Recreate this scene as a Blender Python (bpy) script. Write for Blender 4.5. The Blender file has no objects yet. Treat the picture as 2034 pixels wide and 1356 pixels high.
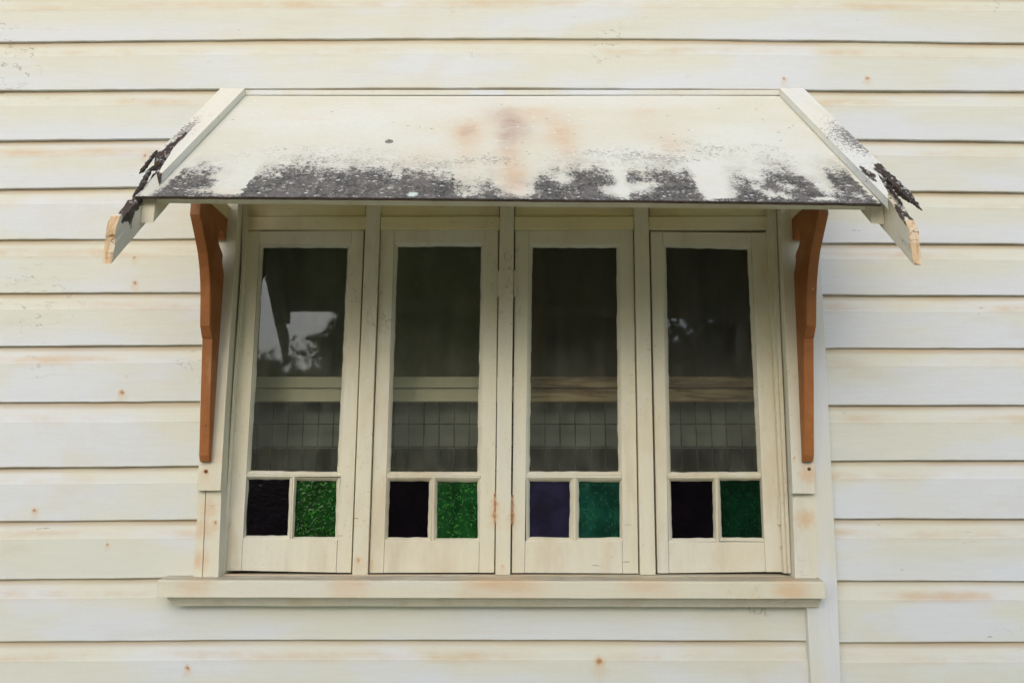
import bpy, bmesh, math, random
from mathutils import Vector, Matrix, noise as mnoise
random.seed(7)
scene = bpy.context.scene
COL = scene.collection
R = math.radians

# ------------------------------------------------------------------ camera, sky, sun, exposure
CAMY, CAMZ, PITCH, FPX = -2.3, 1.6, R(10.4), 1580.0
cam = bpy.data.cameras.new("camera")
cam.sensor_width = 36.0
cam.lens = 36.0 * FPX / 2034.0
cam.clip_end = 500.0
cam.clip_start = 0.05
co = bpy.data.objects.new("camera", cam)
COL.objects.link(co)
co.location = (0, CAMY, CAMZ)
co.rotation_euler = (R(90) + PITCH, 0, 0)
scene.camera = co

SUN_EL, SUN_AZ = R(28), R(190)      # azimuth measured from +Y clockwise; the sun stands high in front of the wall
world = bpy.data.worlds.new("World")
scene.world = world
world.use_nodes = True
wn = world.node_tree
wn.nodes.clear()
sky = wn.nodes.new('ShaderNodeTexSky')
sky.sky_type = 'NISHITA'
sky.sun_disc = False
sky.sun_elevation = SUN_EL
sky.sun_rotation = SUN_AZ
sky.dust_density = 2.0
sky.air_density = 1.0
sky.ozone_density = 0.6
bg = wn.nodes.new('ShaderNodeBackground')
bg.inputs['Strength'].default_value = 0.15
wo = wn.nodes.new('ShaderNodeOutputWorld')
wn.links.new(sky.outputs[0], bg.inputs[0])
wn.links.new(bg.outputs[0], wo.inputs[0])

sl = bpy.data.lights.new("sun", 'SUN')
sl.energy = 0.6
sl.angle = R(90)
sl.color = (1.0, 0.99, 0.95)
so = bpy.data.objects.new("sun", sl)
COL.objects.link(so)
sdir = Vector((math.sin(SUN_AZ) * math.cos(SUN_EL), math.cos(SUN_AZ) * math.cos(SUN_EL), math.sin(SUN_EL)))
so.rotation_euler = sdir.to_track_quat('Z', 'Y').to_euler()
so.location = sdir * 20

vs = scene.view_settings
vs.view_transform = 'Standard'
vs.look = 'None'
vs.gamma = 1.0
vs.use_curve_mapping = False
vs.exposure = 0.62
scene.cycles.max_bounces = 10
scene.cycles.transparent_max_bounces = 12

# ------------------------------------------------------------------ measuring helpers
SP, CP = math.sin(PITCH), math.cos(PITCH)
def ray(u, v):
    a = (u - 1017.0) / FPX
    b = (678.0 - v) / FPX
    return a, CP - SP * b, SP + CP * b
def W(u, v, y=0.0):
    """point of the wall-parallel plane at depth y that the measurement (u, v) of the survey picture falls on"""
    a, fy, fz = ray(u, v)
    t = (y - CAMY) / fy
    return Vector((a * t, y, CAMZ + fz * t))
K_TOP = 1.09        # awning plane: z - CAMZ = d - K_TOP, with d = y - CAMY (a 45 degree slope)
def A(u, v, off=0.0):
    """point on the awning plane (raised by off) measured at (u, v)"""
    a, fy, fz = ray(u, v)
    t = (K_TOP - off) / (fy - fz)
    return Vector((a * t, CAMY + fy * t, CAMZ + fz * t))

# ------------------------------------------------------------------ object helpers
def tag(o, label=None, cat=None, group=None, kind=None):
    if label: o['label'] = label
    if cat: o['category'] = cat
    if group: o['group'] = group
    if kind: o['kind'] = kind
    return o
def empty(name, loc, label, cat, group=None):
    o = bpy.data.objects.new(name, None)
    COL.objects.link(o)
    o.location = loc
    o.empty_display_size = 0.1
    return tag(o, label, cat, group)
def link(name, me, mats, parent=None, label=None):
    o = bpy.data.objects.new(name, me)
    COL.objects.link(o)
    for m in (mats if isinstance(mats, (list, tuple)) else [mats]):
        me.materials.append(m)
    if parent is not None:
        o.parent = parent
        bpy.context.view_layer.update()
        o.matrix_parent_inverse = parent.matrix_world.inverted()
    if label: o['label'] = label
    return o
class MB:
    """collects shapes in world coordinates into one mesh"""
    def __init__(s):
        s.v = []; s.f = []; s.m = []; s.a = {}; s.sm = []
    def add(s, vs, fs, mi=0, smooth=False, **attrs):
        b = len(s.v)
        s.v += [tuple(p) for p in vs]
        s.f += [tuple(i + b for i in f) for f in fs]
        s.m += [mi] * len(fs) if isinstance(mi, int) else list(mi)
        s.sm += [smooth] * len(fs)
        for k, vals in attrs.items():
            l = s.a.setdefault(k, [])
            l += [0.0] * (b - len(l))
            l += list(vals)
        return s
    def box(s, x0, x1, y0, y1, z0, z1, **k):
        return s.add([(x0,y0,z0),(x1,y0,z0),(x1,y1,z0),(x0,y1,z0),(x0,y0,z1),(x1,y0,z1),(x1,y1,z1),(x0,y1,z1)],
                     [(0,3,2,1),(4,5,6,7),(0,1,5,4),(1,2,6,5),(2,3,7,6),(3,0,4,7)], **k)
    def quad(s, q, y0, y1, **k):
        """q: measurements TL, TR, BR, BL taken on the front plane y0; extruded straight back to y1"""
        f = [W(u, v, y0) for u, v in q]
        b = [Vector((p.x, y1, p.z)) for p in f]
        return s.add(f + b, [(0,3,2,1),(4,5,6,7),(0,1,5,4),(1,2,6,5),(2,3,7,6),(3,0,4,7)], **k)
    def tube(s, a, b, r0, r1=None, n=10, **k):
        a = Vector(a); b = Vector(b); r1 = r0 if r1 is None else r1
        d = (b - a).normalized()
        p = d.orthogonal().normalized(); q = d.cross(p)
        vs = []
        for c, r in ((a, r0), (b, r1)):
            for i in range(n):
                t = 2 * math.pi * i / n
                vs.append(c + p * math.cos(t) * r + q * math.sin(t) * r)
        fs = [(i, (i + 1) % n, n + (i + 1) % n, n + i) for i in range(n)]
        fs += [tuple(range(n - 1, -1, -1)), tuple(range(n, 2 * n))]
        return s.add(vs, fs, smooth=False, **k)
    def sweep(s, sections, mi=0, cap0=0, cap1=0, attr=None, smooth=False):
        n = len(sections[0]); vs = []; fs = []; ms = []
        for sec in sections: vs += sec
        for j in range(len(sections) - 1):
            for i in range(n):
                fs.append((j*n+i, j*n+(i+1) % n, (j+1)*n+(i+1) % n, (j+1)*n+i)); ms.append(mi)
        fs.append(tuple(range(n - 1, -1, -1))); ms.append(cap0)
        b = (len(sections) - 1) * n
        fs.append(tuple(range(b, b + n))); ms.append(cap1)
        at = attr or {}
        return s.add(vs, fs, ms, smooth, **at)
    def build(s, name, mats, parent=None, label=None, bevel=0.0, seg=2, recalc=True):
        me = bpy.data.meshes.new(name)
        me.from_pydata(s.v, [], s.f)
        for k, l in s.a.items():
            l += [0.0] * (len(s.v) - len(l))
            at = me.attributes.new(k, 'FLOAT', 'POINT')
            at.data.foreach_set('value', l)
        me.polygons.foreach_set('material_index', s.m)
        me.polygons.foreach_set('use_smooth', s.sm)
        if recalc or bevel:
            bm = bmesh.new(); bm.from_mesh(me)
            if recalc: bmesh.ops.recalc_face_normals(bm, faces=bm.faces)
            if bevel:
                bmesh.ops.bevel(bm, geom=[e for e in bm.edges if e.calc_face_angle(0) > 0.5], offset=bevel, segments=seg,
                                profile=0.6, affect='EDGES', clamp_overlap=True)
            bm.to_mesh(me); bm.free()
        me.update()
        return link(name, me, mats, parent, label)
def nz(x, y=0.0, z=0.0): return mnoise.noise(Vector((x, y, z)))

# ------------------------------------------------------------------ node helpers
class NM:
    def __init__(s, name):
        s.mat = bpy.data.materials.new(name)
        s.mat.use_nodes = True
        s.t = s.mat.node_tree
        s.t.nodes.clear()
        s.out = s.t.nodes.new('ShaderNodeOutputMaterial')
        s.tc = s.t.nodes.new('ShaderNodeTexCoord')
        s.pos = s.tc.outputs['Object']
    def setin(s, n, key, val):
        if val is None: return
        if isinstance(val, bpy.types.NodeSocket): s.t.links.new(val, n.inputs[key])
        else:
            if isinstance(val, (tuple, list)) and len(val) == 3 and n.inputs[key].type == 'RGBA': val = (*val, 1)
            n.inputs[key].default_value = val
    def node(s, typ, ins=None, **props):
        n = s.t.nodes.new(typ)
        for k, v in props.items(): setattr(n, k, v)
        for k, v in (ins or {}).items(): s.setin(n, k, v)
        return n
    def scale(s, vec3, src=None, loc=(0, 0, 0)):
        n = s.node('ShaderNodeMapping', {'Vector': src or s.pos, 'Scale': vec3, 'Location': loc}); return n.outputs[0]
    def noise(s, sc, vec=None, detail=4, rough=0.55, dist=0.0, color=False):
        n = s.node('ShaderNodeTexNoise', {'Vector': vec or s.pos, 'Scale': sc, 'Detail': detail, 'Roughness': rough, 'Distortion': dist})
        return n.outputs['Color' if color else 'Fac']
    def voro(s, sc, vec=None, feature='F1', rnd=1.0, out='Distance'):
        n = s.node('ShaderNodeTexVoronoi', {'Vector': vec or s.pos, 'Scale': sc, 'Randomness': rnd}, feature=feature); return n.outputs[out]
    def m(s, op, a, b=None, c=None, clamp=False):
        n = s.t.nodes.new('ShaderNodeMath'); n.operation = op; n.use_clamp = clamp
        for i, v in enumerate((a, b, c)):
            if v is not None: s.setin(n, i, v)
        return n.outputs[0]
    def rng(s, f, a, b, c=0.0, d=1.0, smooth=True):
        n = s.node('ShaderNodeMapRange', {0: f, 1: a, 2: b, 3: c, 4: d}, interpolation_type='SMOOTHSTEP' if smooth else 'LINEAR'); return n.outputs[0]
    def mix(s, f, a, b, mode='MIX'):
        n = s.t.nodes.new('ShaderNodeMix'); n.data_type = 'RGBA'; n.blend_type = mode
        for i, v in ((0, f), (6, a), (7, b)):
            if isinstance(v, bpy.types.NodeSocket): s.t.links.new(v, n.inputs[i])
            else: n.inputs[i].default_value = (*v, 1) if isinstance(v, (tuple, list)) else v
        return n.outputs[2]
    def attr(s, name):
        n = s.node('ShaderNodeAttribute', attribute_name=name); return n.outputs['Fac']
    def xyz(s, src=None):
        n = s.node('ShaderNodeSeparateXYZ', {0: src or s.pos}); return n.outputs
    def bump(s, h, strength=0.3, dist=0.002, normal=None):
        n = s.node('ShaderNodeBump', {'Height': h, 'Strength': strength, 'Distance': dist})
        if normal is not None: s.setin(n, 'Normal', normal)
        return n.outputs[0]
    def bsdf(s, col, rough=0.6, normal=None, spec=0.4, **k):
        n = s.node('ShaderNodeBsdfPrincipled', {'Base Color': col, 'Roughness': rough, 'Specular IOR Level': spec, **k})
        if normal is not None: s.setin(n, 'Normal', normal)
        s.t.links.new(n.outputs[0], s.out.inputs[0])
        return n
    def spots(s, pts, warp=0.006):
        """rust marks: pts = (point, radius); returns a mask that is 1 in the middle of each"""
        w = s.node('ShaderNodeVectorMath', {0: s.noise(60, color=True), 1: (0.5, 0.5, 0.5)}, operation='SUBTRACT').outputs[0]
        w = s.node('ShaderNodeVectorMath', {0: w, 3: warp * 2}, operation='SCALE').outputs[0]
        p = s.node('ShaderNodeVectorMath', {0: s.pos, 1: w}, operation='ADD').outputs[0]
        acc = None
        for c, r in pts:
            d = s.node('ShaderNodeVectorMath', {0: p, 1: tuple(c)}, operation='DISTANCE').outputs['Value']
            k = s.rng(d, r, r * 0.15)
            acc = k if acc is None else s.m('MAXIMUM', acc, k)
        return acc

# ------------------------------------------------------------------ materials
CREAM = (0.68, 0.695, 0.605)
def paint(name, base=CREAM, cool=(0.685, 0.73, 0.785), coolamt=0.6, stain=0.5, axis='x', board=False, chip=0.0, ledge=False, rust=None, rot=False,
          dirt=0.3, crack=0.35, speck=False, soft=None):
    N = NM(name)
    st = {'x': (0.22, 1, 1), 'z': (1, 1, 0.18), 't': (1, 0.3, 0.3)}[axis]
    v = N.scale(st)
    big = N.noise(3.4, N.scale((0.55, 1, 1.6) if axis == 'x' else (1.4, 1, 0.6)), 3, 0.5)
    mid = N.noise(11, v, 5, 0.6)
    col = N.mix(N.rng(big, 0.46, 0.62, 0, coolamt), base, cool)
    if board:
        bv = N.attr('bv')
        # cool skylight tint painted into each board's lower face, chamfer keeps its yellow
        sky_tint = N.m('MULTIPLY', N.rng(bv, 0.55, 0.18), N.rng(N.noise(2.2, N.scale((0.5, 1, 1.3), loc=(3, 1, 5)), 3), 0.36, 0.60))
        col = N.mix(N.m('MULTIPLY', sky_tint, coolamt, clamp=True), col, cool)
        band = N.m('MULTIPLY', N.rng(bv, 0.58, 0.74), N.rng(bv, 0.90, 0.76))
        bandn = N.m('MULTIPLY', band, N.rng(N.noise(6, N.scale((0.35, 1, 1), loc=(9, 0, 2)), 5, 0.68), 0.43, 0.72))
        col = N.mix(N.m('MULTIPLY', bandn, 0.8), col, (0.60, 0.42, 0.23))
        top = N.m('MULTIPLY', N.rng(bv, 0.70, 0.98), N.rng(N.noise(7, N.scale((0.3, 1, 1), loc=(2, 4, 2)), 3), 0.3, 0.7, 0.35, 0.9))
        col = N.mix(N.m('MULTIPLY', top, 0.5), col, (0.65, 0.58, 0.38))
        lap_shade = N.m('MULTIPLY', N.rng(bv, 0.86, 0.985), N.rng(N.noise(8, N.scale((0.3, 1, 1), loc=(7, 4, 2)), 4), 0.3, 0.65, 0.45, 1.0))  # dirt plus a soft brown overlap shadow painted into each board's top
        col = N.mix(N.m('MULTIPLY', lap_shade, 0.78), col, (0.45, 0.31, 0.16))
        edge = N.m('MULTIPLY', N.rng(bv, 0.035, 0.0), N.rng(N.noise(9, N.scale((0.5, 1, 1), loc=(2, 7, 2)), 3), 0.42, 0.62))
        col = N.mix(N.m('MULTIPLY', edge, 0.5), col, (0.40, 0.31, 0.20))
    sm = N.rng(N.noise(2.6, N.scale((0.8, 1, 0.8), loc=(5, 2, 7)), 5, 0.62, 0.4), 0.56, 0.74)
    col = N.mix(N.m('MULTIPLY', sm, stain), col, (0.63, 0.55, 0.37))
    d = N.rng(mid, 0.52, 0.74)
    col = N.mix(N.m('MULTIPLY', d, dirt), col, (0.50, 0.44, 0.31))
    gr = N.noise(70, N.scale((0.12, 1, 1.4) if axis == 'x' else (1.4, 1, 0.10)), 4, 0.65)
    col = N.mix(N.rng(gr, 0.35, 0.7, 0.0, 0.09), col, (0.45, 0.42, 0.34))
    fine = N.noise(420, None, 2, 0.6)
    col = N.mix(N.rng(fine, 0.3, 0.75, 0.0, 0.20), col, (0.50, 0.47, 0.39))
    # hairline cracks in the old paint
    wv = N.node('ShaderNodeVectorMath', {0: v if axis != 't' else N.pos, 1: N.node('ShaderNodeVectorMath', {0: N.noise(25, color=True), 3: 0.05}, operation='SCALE').outputs[0]}, operation='ADD').outputs[0]
    e = N.voro(24, wv, 'DISTANCE_TO_EDGE')
    ck = N.m('MULTIPLY', N.rng(e, 0.030, 0.006), N.rng(N.noise(2.1, N.scale((1, 1, 1), loc=(8, 8, 1)), 3), 0.60, 0.68))
    ck = N.m('MULTIPLY', ck, N.rng(N.noise(34, None, 2), 0.44, 0.60))
    col = N.mix(N.m('MULTIPLY', ck, crack), col, (0.20, 0.17, 0.12))
    chips = N.m('MULTIPLY', N.rng(N.noise(60, N.scale((0.22, 1, 1.5), loc=(1, 2, 3)), 3, 0.6), 0.70 - chip, 0.725 - chip), N.rng(N.noise(4, None, 2), 0.50, 0.60))
    col = N.mix(N.m('MULTIPLY', chips, 0.7), col, (0.26, 0.22, 0.17))
    if chip:
        wr = N.m('MULTIPLY', N.rng(N.noise(150, N.scale((1, 1, 0.6), loc=(6, 1, 3)), 4, 0.75), 0.62, 0.70), N.rng(N.noise(7, N.scale((1, 1, 0.5), loc=(2, 2, 8)), 4), 0.46, 0.62))
        col = N.mix(N.m('MULTIPLY', wr, 0.65), col, (0.27, 0.20, 0.12))
        warm = N.rng(N.noise(4.5, N.scale((1, 1, 0.5), loc=(12, 2, 8)), 4, 0.65), 0.46, 0.66)
        col = N.mix(N.m('MULTIPLY', warm, 0.35), col, (0.56, 0.42, 0.24))
    if ledge:
        gn = N.node('ShaderNodeNewGeometry').outputs['Normal']
        up = N.m('MULTIPLY', N.rng(N.xyz(gn)[2], 0.6, 0.9), N.rng(N.noise(24, N.scale((0.4, 1, 1)), 4, 0.7), 0.3, 0.6, 0.35, 0.85))
        col = N.mix(up, col, (0.33, 0.29, 0.22))
    if soft:
        sm2 = N.spots(soft, 0.02)
        col = N.mix(N.m('MULTIPLY', sm2, N.rng(N.noise(20, v, 4, 0.6), 0.3, 0.7, 0.15, 0.75)), col, (0.64, 0.42, 0.23))
    if rust:
        rm = N.spots([(p, r * 1.7) for p, r in rust], 0.012)
        rd = N.spots([(p - Vector((0, 0, r * 1.6)), r * 2.4) for p, r in rust], 0.016)
        col = N.mix(N.m('MULTIPLY', N.m('MULTIPLY', rd, N.noise(50, N.scale((2.5, 1, 0.3)), 4, 0.7)), 0.5), col, (0.62, 0.42, 0.22))
        col = N.mix(N.m('MULTIPLY', N.m('POWER', rm, 1.6), 0.62), col, (0.62, 0.36, 0.14))
        rc = N.spots([(p, r * 0.70) for p, r in rust], 0.006)
        col = N.mix(N.m('MULTIPLY', rc, 0.72), col, (0.30, 0.10, 0.03))
    rough = 0.62
    h = N.m('ADD', N.m('MULTIPLY', gr, 0.5), N.m('MULTIPLY', N.noise(9, v, 3), 1.5))
    h = N.m('SUBTRACT', h, N.m('MULTIPLY', ck, 0.5))
    if speck:
        sp = N.m('ADD', N.attr('speck'), N.m('MULTIPLY', N.m('SUBTRACT', N.noise(130, N.scale((1, 1, 1)), 5, 0.75), 0.5), 1.6))
        spm = N.rng(sp, 0.52, 0.60)
        col = N.mix(N.m('MULTIPLY', spm, 0.85), col, (0.10, 0.095, 0.09))
    if rot:
        ra = N.attr('rot')
        rn = N.m('ADD', ra, N.m('MULTIPLY', N.m('SUBTRACT', N.noise(48, N.scale((1.3, 0.6, 0.6)), 5, 0.7), 0.5), 1.5))
        rm2 = N.rng(rn, 0.46, 0.54)
        rc2 = N.mix(N.noise(90, N.scale((3, 0.5, 0.5)), 4, 0.7), (0.012, 0.010, 0.010), (0.12, 0.085, 0.065))
        rc2 = N.mix(N.rng(N.noise(22, None, 3), 0.60, 0.68), rc2, (0.20, 0.09, 0.035))
        rc2 = N.mix(N.rng(N.noise(70, N.scale((1, 1, 1), loc=(4, 4, 4)), 4, 0.7), 0.60, 0.66), rc2, (0.42, 0.42, 0.44))
        col = N.mix(rm2, col, rc2)
        h = N.m('ADD', N.m('MULTIPLY', h, N.m('SUBTRACT', 1.0, rm2)), N.m('MULTIPLY', rm2, N.m('MULTIPLY', N.noise(90, N.scale((3, 0.5, 0.5)), 4, 0.7), 4.0)))
    N.bsdf(col, rough, N.bump(h, 0.5, 0.0014), 0.3)
    return N.mat

RUST = [((243, 779), .011), ((250, 744), .004), ((268, 511), .007), ((268, 562), .009), ((1557, 157), .008), ((1722, 156), .009),
        ((373, 1325), .009), ((1190, 1312), .016), ((68, 1013), .009), ((288, 308), .008), ((1738, 314), .007), ((213, 1080), .006)]
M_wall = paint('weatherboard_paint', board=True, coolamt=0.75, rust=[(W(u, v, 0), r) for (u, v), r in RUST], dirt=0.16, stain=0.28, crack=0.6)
M_cover = paint('cover_board_paint', base=(0.68, 0.685, 0.60), axis='z', coolamt=0.8, stain=0.15, dirt=0.12)
WR = [((713, 1110), .012), ((1000, 1123), .006), ((983, 1000), .014), ((982, 1024), .013), ((1018, 1024), .013), ((1018, 1000), .009), ((1552, 1042), .005),
      ((1553, 1085), .006), ((737, 1118), .008), ((454, 1003), .004)]
M_window = paint('window_paint', base=(0.735, 0.705, 0.55), axis='z', coolamt=0.18, stain=0.15, dirt=0.42, chip=0.02, rust=[(W(u, v, 0.03), r) for (u, v), r in WR], crack=0.5)
M_casing = paint('casing_paint', base=(0.72, 0.69, 0.545), axis='z', coolamt=0.25, stain=0.5, dirt=0.25, crack=0.6,
                 rust=[(W(429, 1038, -.02), .008), (W(409, 936, -.036), .010), (W(1578, 908, -.036), .005)], soft=[(W(430, 905, -.036), .035), (W(412, 1010, -.02), .04), (W(405, 1050, -.02), .045), (W(1605, 940, -.036), .04), (W(1600, 1030, -.02), .04), (W(398, 1110, -.02), .04)])
M_sill = paint('sill_paint', ledge=True, base=(0.70, 0.675, 0.53), coolamt=0.15, stain=0.75, dirt=0.28, soft=[(W(385, 1162, -.07), .075), (W(1290, 1165, -.07), .11), (W(690, 1160, -.07), .09), (W(1000, 1168, -.07), .16), (W(1570, 1165, -.07), .08)])
M_trimx = paint('rail_paint', chip=0.02, base=(0.80, 0.71, 0.42), coolamt=0.15, stain=0.15, dirt=0.4)
M_cap = paint('capping_paint', base=(0.76, 0.745, 0.66), axis='t', coolamt=0.5, stain=0.1, rot=True, speck=True, dirt=0.25, crack=0.6)
M_barge = paint('barge_paint', base=(0.76, 0.70, 0.56), axis='t', coolamt=0.05, stain=0.55, rot=True, dirt=0.3, crack=0.7)

def mat_rawwood():
    N = NM('bare_timber')
    g = N.noise(60, N.scale((3, 1, 0.25)), 5, 0.7, 0.5)
    col = N.mix(N.rng(g, 0.35, 0.65), (0.74, 0.57, 0.36), (0.52, 0.33, 0.17))
    col = N.mix(N.rng(N.noise(25, None, 3), 0.5, 0.7, 0, 0.7), col, (0.74, 0.68, 0.54))
    cr = N.rng(N.voro(28, N.scale((0.6, 1, 1.2)), 'DISTANCE_TO_EDGE'), 0.03, 0.008)
    cr = N.m('MULTIPLY', cr, N.rng(N.noise(30, None, 2), 0.48, 0.58))
    col = N.mix(N.m('MULTIPLY', cr, 0.8), col, (0.10, 0.05, 0.03))
    N.bsdf(col, 0.8, N.bump(g, 0.6, 0.002), 0.2)
    return N.mat
M_raw = mat_rawwood()

def mat_rot():
    N = NM('rotten_timber')
    g = N.noise(80, N.scale((3, 0.5, 0.5)), 5, 0.75)
    col = N.mix(g, (0.012, 0.010, 0.010), (0.12, 0.10, 0.09))
    col = N.mix(N.rng(N.noise(26, None, 3), 0.58, 0.66), col, (0.09, 0.05, 0.03))
    col = N.mix(N.rng(N.noise(60, N.scale((1, 1, 1), loc=(3, 1, 1)), 4, 0.7), 0.57, 0.61), col, (0.55, 0.56, 0.58))
    N.bsdf(col, 0.9, N.bump(g, 1.0, 0.004), 0.2)
    return N.mat
M_rot = mat_rot()

def mat_sheet():
    N = NM('weathered_cement_sheet')
    base = N.mix(N.rng(N.noise(3.0, N.scale((0.6, 1, 1)), 4, 0.6), 0.35, 0.65), (0.66, 0.655, 0.55), (0.70, 0.715, 0.665))
    base = N.mix(N.rng(N.noise(60, None, 5, 0.7), 0.4, 0.7, 0, 0.18), base, (0.58, 0.54, 0.44))
    base = N.mix(N.m('MULTIPLY', N.rng(N.noise(5, N.scale((0.5, 1, 1), loc=(3, 3, 3)), 4), 0.52, 0.7), 0.22), base, (0.66, 0.52, 0.36))
    wob = N.m('MULTIPLY', N.rng(N.noise(14, None, 5, 0.7), 0.25, 0.75, 0.35, 1.35, False), N.rng(N.noise(70, N.scale((0.6, 1, 1)), 5, 0.75), 0.3, 0.7, 0.65, 1.3, False))
    base = N.mix(N.m('MULTIPLY', N.m('MULTIPLY', N.attr('stain'), wob), 0.62, clamp=True), base, (0.62, 0.37, 0.20))
    base = N.mix(N.m('MULTIPLY', N.m('MULTIPLY', N.attr('mauve'), wob), 0.6, clamp=True), base, (0.36, 0.21, 0.19))
    wf = N.m('MULTIPLY', N.rng(N.voro(52, N.scale((0.55, 1, 1), loc=(3, 0, 0)), 'F1'), 0.16, 0.08), N.rng(N.noise(21, None, 3), 0.50, 0.58))
    base = N.mix(wf, base, (0.82, 0.83, 0.80))
    bf = N.m('MULTIPLY', N.rng(N.voro(33, N.scale((0.6, 1, 1), loc=(6, 0, 2)), 'F1'), 0.10, 0.05), N.rng(N.noise(9, None, 3), 0.52, 0.56))
    base = N.mix(bf, base, (0.20, 0.18, 0.15))
    # fine black specks of mould
    n1 = N.noise(150, N.scale((0.7, 1, 1)), 6, 0.78)
    sp = N.m('ADD', N.attr('speck'), N.m('MULTIPLY', N.m('SUBTRACT', n1, 0.5), 2.6))
    sp = N.m('ADD', sp, N.m('MULTIPLY', N.m('SUBTRACT', N.noise(9, N.scale((0.5, 1, 1), loc=(1, 1, 6)), 4, 0.6), 0.5), 1.3))
    col = N.mix(N.m('MULTIPLY', N.rng(sp, 0.66, 0.84), 0.78), base, (0.17, 0.155, 0.14))
    col = N.mix(N.m('MULTIPLY', N.rng(N.attr('mould'), -0.75, 0.5), N.rng(N.noise(18, None, 5, 0.7), 0.35, 0.65, 0.0, 0.5)), col, (0.40, 0.37, 0.31))
    # dense mould along the eave
    n2 = N.noise(42, N.scale((0.75, 1, 1)), 8, 0.78, 0.4)
    n3 = N.noise(260, N.scale((0.6, 1, 1)), 4, 0.8)
    mo = N.m('ADD', N.attr('mould'), N.m('MULTIPLY', N.m('SUBTRACT', n2, 0.5), 2.5))
    mo = N.m('ADD', mo, N.m('MULTIPLY', N.m('SUBTRACT', n3, 0.5), 2.7))
    mo = N.m('ADD', mo, N.m('MULTIPLY', N.m('SUBTRACT', N.noise(22, N.scale((2.6, 0.35, 0.35)), 4, 0.6), 0.5), 0.9))
    mm = N.rng(mo, 0.38, 0.68)
    mc = N.mix(N.rng(N.noise(110, None, 5, 0.8), 0.30, 0.68), (0.010, 0.010, 0.010), (0.17, 0.165, 0.16))
    mc = N.mix(N.m('MULTIPLY', N.rng(N.noise(20, None, 3), 0.45, 0.65), 0.5), mc, (0.20, 0.18, 0.17))
    # flaked white bits
    fl = N.rng(N.voro(88, N.scale((0.55, 1, 1)), 'F1'), 0.30, 0.18)
    fl = N.m('MULTIPLY', fl, N.rng(N.noise(38, None, 3), 0.52, 0.58))
    mc = N.mix(fl, mc, (0.66, 0.66, 0.66))
    col = N.mix(mm, col, mc)
    col = N.mix(N.attr('lichen'), col, N.mix(N.noise(160, None, 3), (0.45, 0.56, 0.52), (0.70, 0.76, 0.72)))
    h = N.m('ADD', n3, N.m('MULTIPLY', mm, -0.6))
    N.bsdf(col, N.rng(mm, 0, 1, 0.55, 0.9), N.bump(h, 0.45, 0.0012), 0.3)
    return N.mat
M_sheet = mat_sheet()

def simple(name, col, rough=0.6, var=0.25, sc=30, col2=None, bump=0.2, spec=0.35, metal=0.0):
    N = NM(name)
    n = N.noise(sc, None, 5, 0.65)
    c2 = col2 or tuple(c * (1 - var) for c in col)
    N.bsdf(N.mix(N.rng(n, 0.3, 0.7), col, c2), rough, N.bump(n, bump, 0.001), spec, Metallic=metal)
    return N.mat
M_brown = simple('brown_gloss_paint', (0.355, 0.132, 0.036), 0.5, 0.12, 22, (0.27, 0.098, 0.028), 0.3, 0.25)
def mat_brown():
    N = NM('brown_bracket_paint')
    g = N.noise(80, N.scale((1.5, 1.5, 0.10)), 5, 0.7)
    b = N.noise(6, None, 4, 0.6)
    col = N.mix(N.rng(b, 0.35, 0.65), (0.37, 0.140, 0.040), (0.29, 0.105, 0.030))
    col = N.mix(N.rng(g, 0.5, 0.75, 0, 0.45), col, (0.19, 0.065, 0.02))
    col = N.mix(N.rng(N.noise(14, N.scale((1, 1, 0.5), loc=(3, 0, 1)), 4, 0.7), 0.55, 0.72, 0, 0.5), col, (0.46, 0.23, 0.10))
    ch = N.rng(N.noise(85, N.scale((1, 1, 0.6), loc=(1, 5, 1)), 3, 0.65), 0.72, 0.745)
    col = N.mix(ch, col, (0.55, 0.47, 0.33))
    N.bsdf(col, N.rng(b, 0.3, 0.7, 0.4, 0.65), N.bump(g, 0.35, 0.001), 0.3)
    return N.mat
M_brown = mat_brown()
M_edge = simple('sheet_edge', (0.10, 0.075, 0.06), 0.9, 0.5, 60)
M_screw = simple('rusty_screw', (0.24, 0.10, 0.04), 0.7, 0.5, 200, (0.08, 0.04, 0.02), 0.5, 0.4, 0.6)
M_hinge_rust = simple('rusty_hinge', (0.62, 0.46, 0.28), 0.6, 0.4, 110, (0.30, 0.09, 0.02), 0.5)
M_washer = simple('zinc_washer', (0.32, 0.31, 0.29), 0.6, 0.4, 120, None, 0.4, 0.5, 0.3)
M_dark = simple('dark_room_wall', (0.30, 0.28, 0.22), 0.9, 0.2, 3)
def mat_curtain():
    N = NM('olive_curtain')
    n = N.noise(6, None, 5, 0.65)
    c = N.mix(N.rng(n, 0.3, 0.7), (0.66, 0.64, 0.42), (0.50, 0.50, 0.32))
    N.bsdf(N.mix(N.rng(N.xyz()[0], -0.12, 0.14), c, (0.34, 0.25, 0.17)), 0.95, None, 0.2)
    return N.mat
M_curtain = mat_curtain()
M_wire = simple('dark_wire', (0.015, 0.015, 0.012), 0.6, 0.3, 50)
M_panelgrey = simple('grey_backing', (0.27, 0.28, 0.245), 0.85, 0.3, 7)

def mat_inrail():
    N = NM('indoor_timber_rail')
    x = N.xyz()[0]
    g = N.noise(14, N.scale((0.25, 1, 2.4)), 4, 0.65, 1.2)
    wood = N.mix(N.rng(g, 0.38, 0.62), (0.62, 0.45, 0.25), (0.26, 0.16, 0.09))
    pnt = N.mix(g, (0.90, 0.84, 0.62), (0.80, 0.74, 0.52))
    N.bsdf(N.mix(N.rng(x, -0.02, 0.10), pnt, wood), 0.6, N.bump(g, 0.2, 0.002), 0.3)
    return N.mat
M_inrail = mat_inrail()

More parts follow.
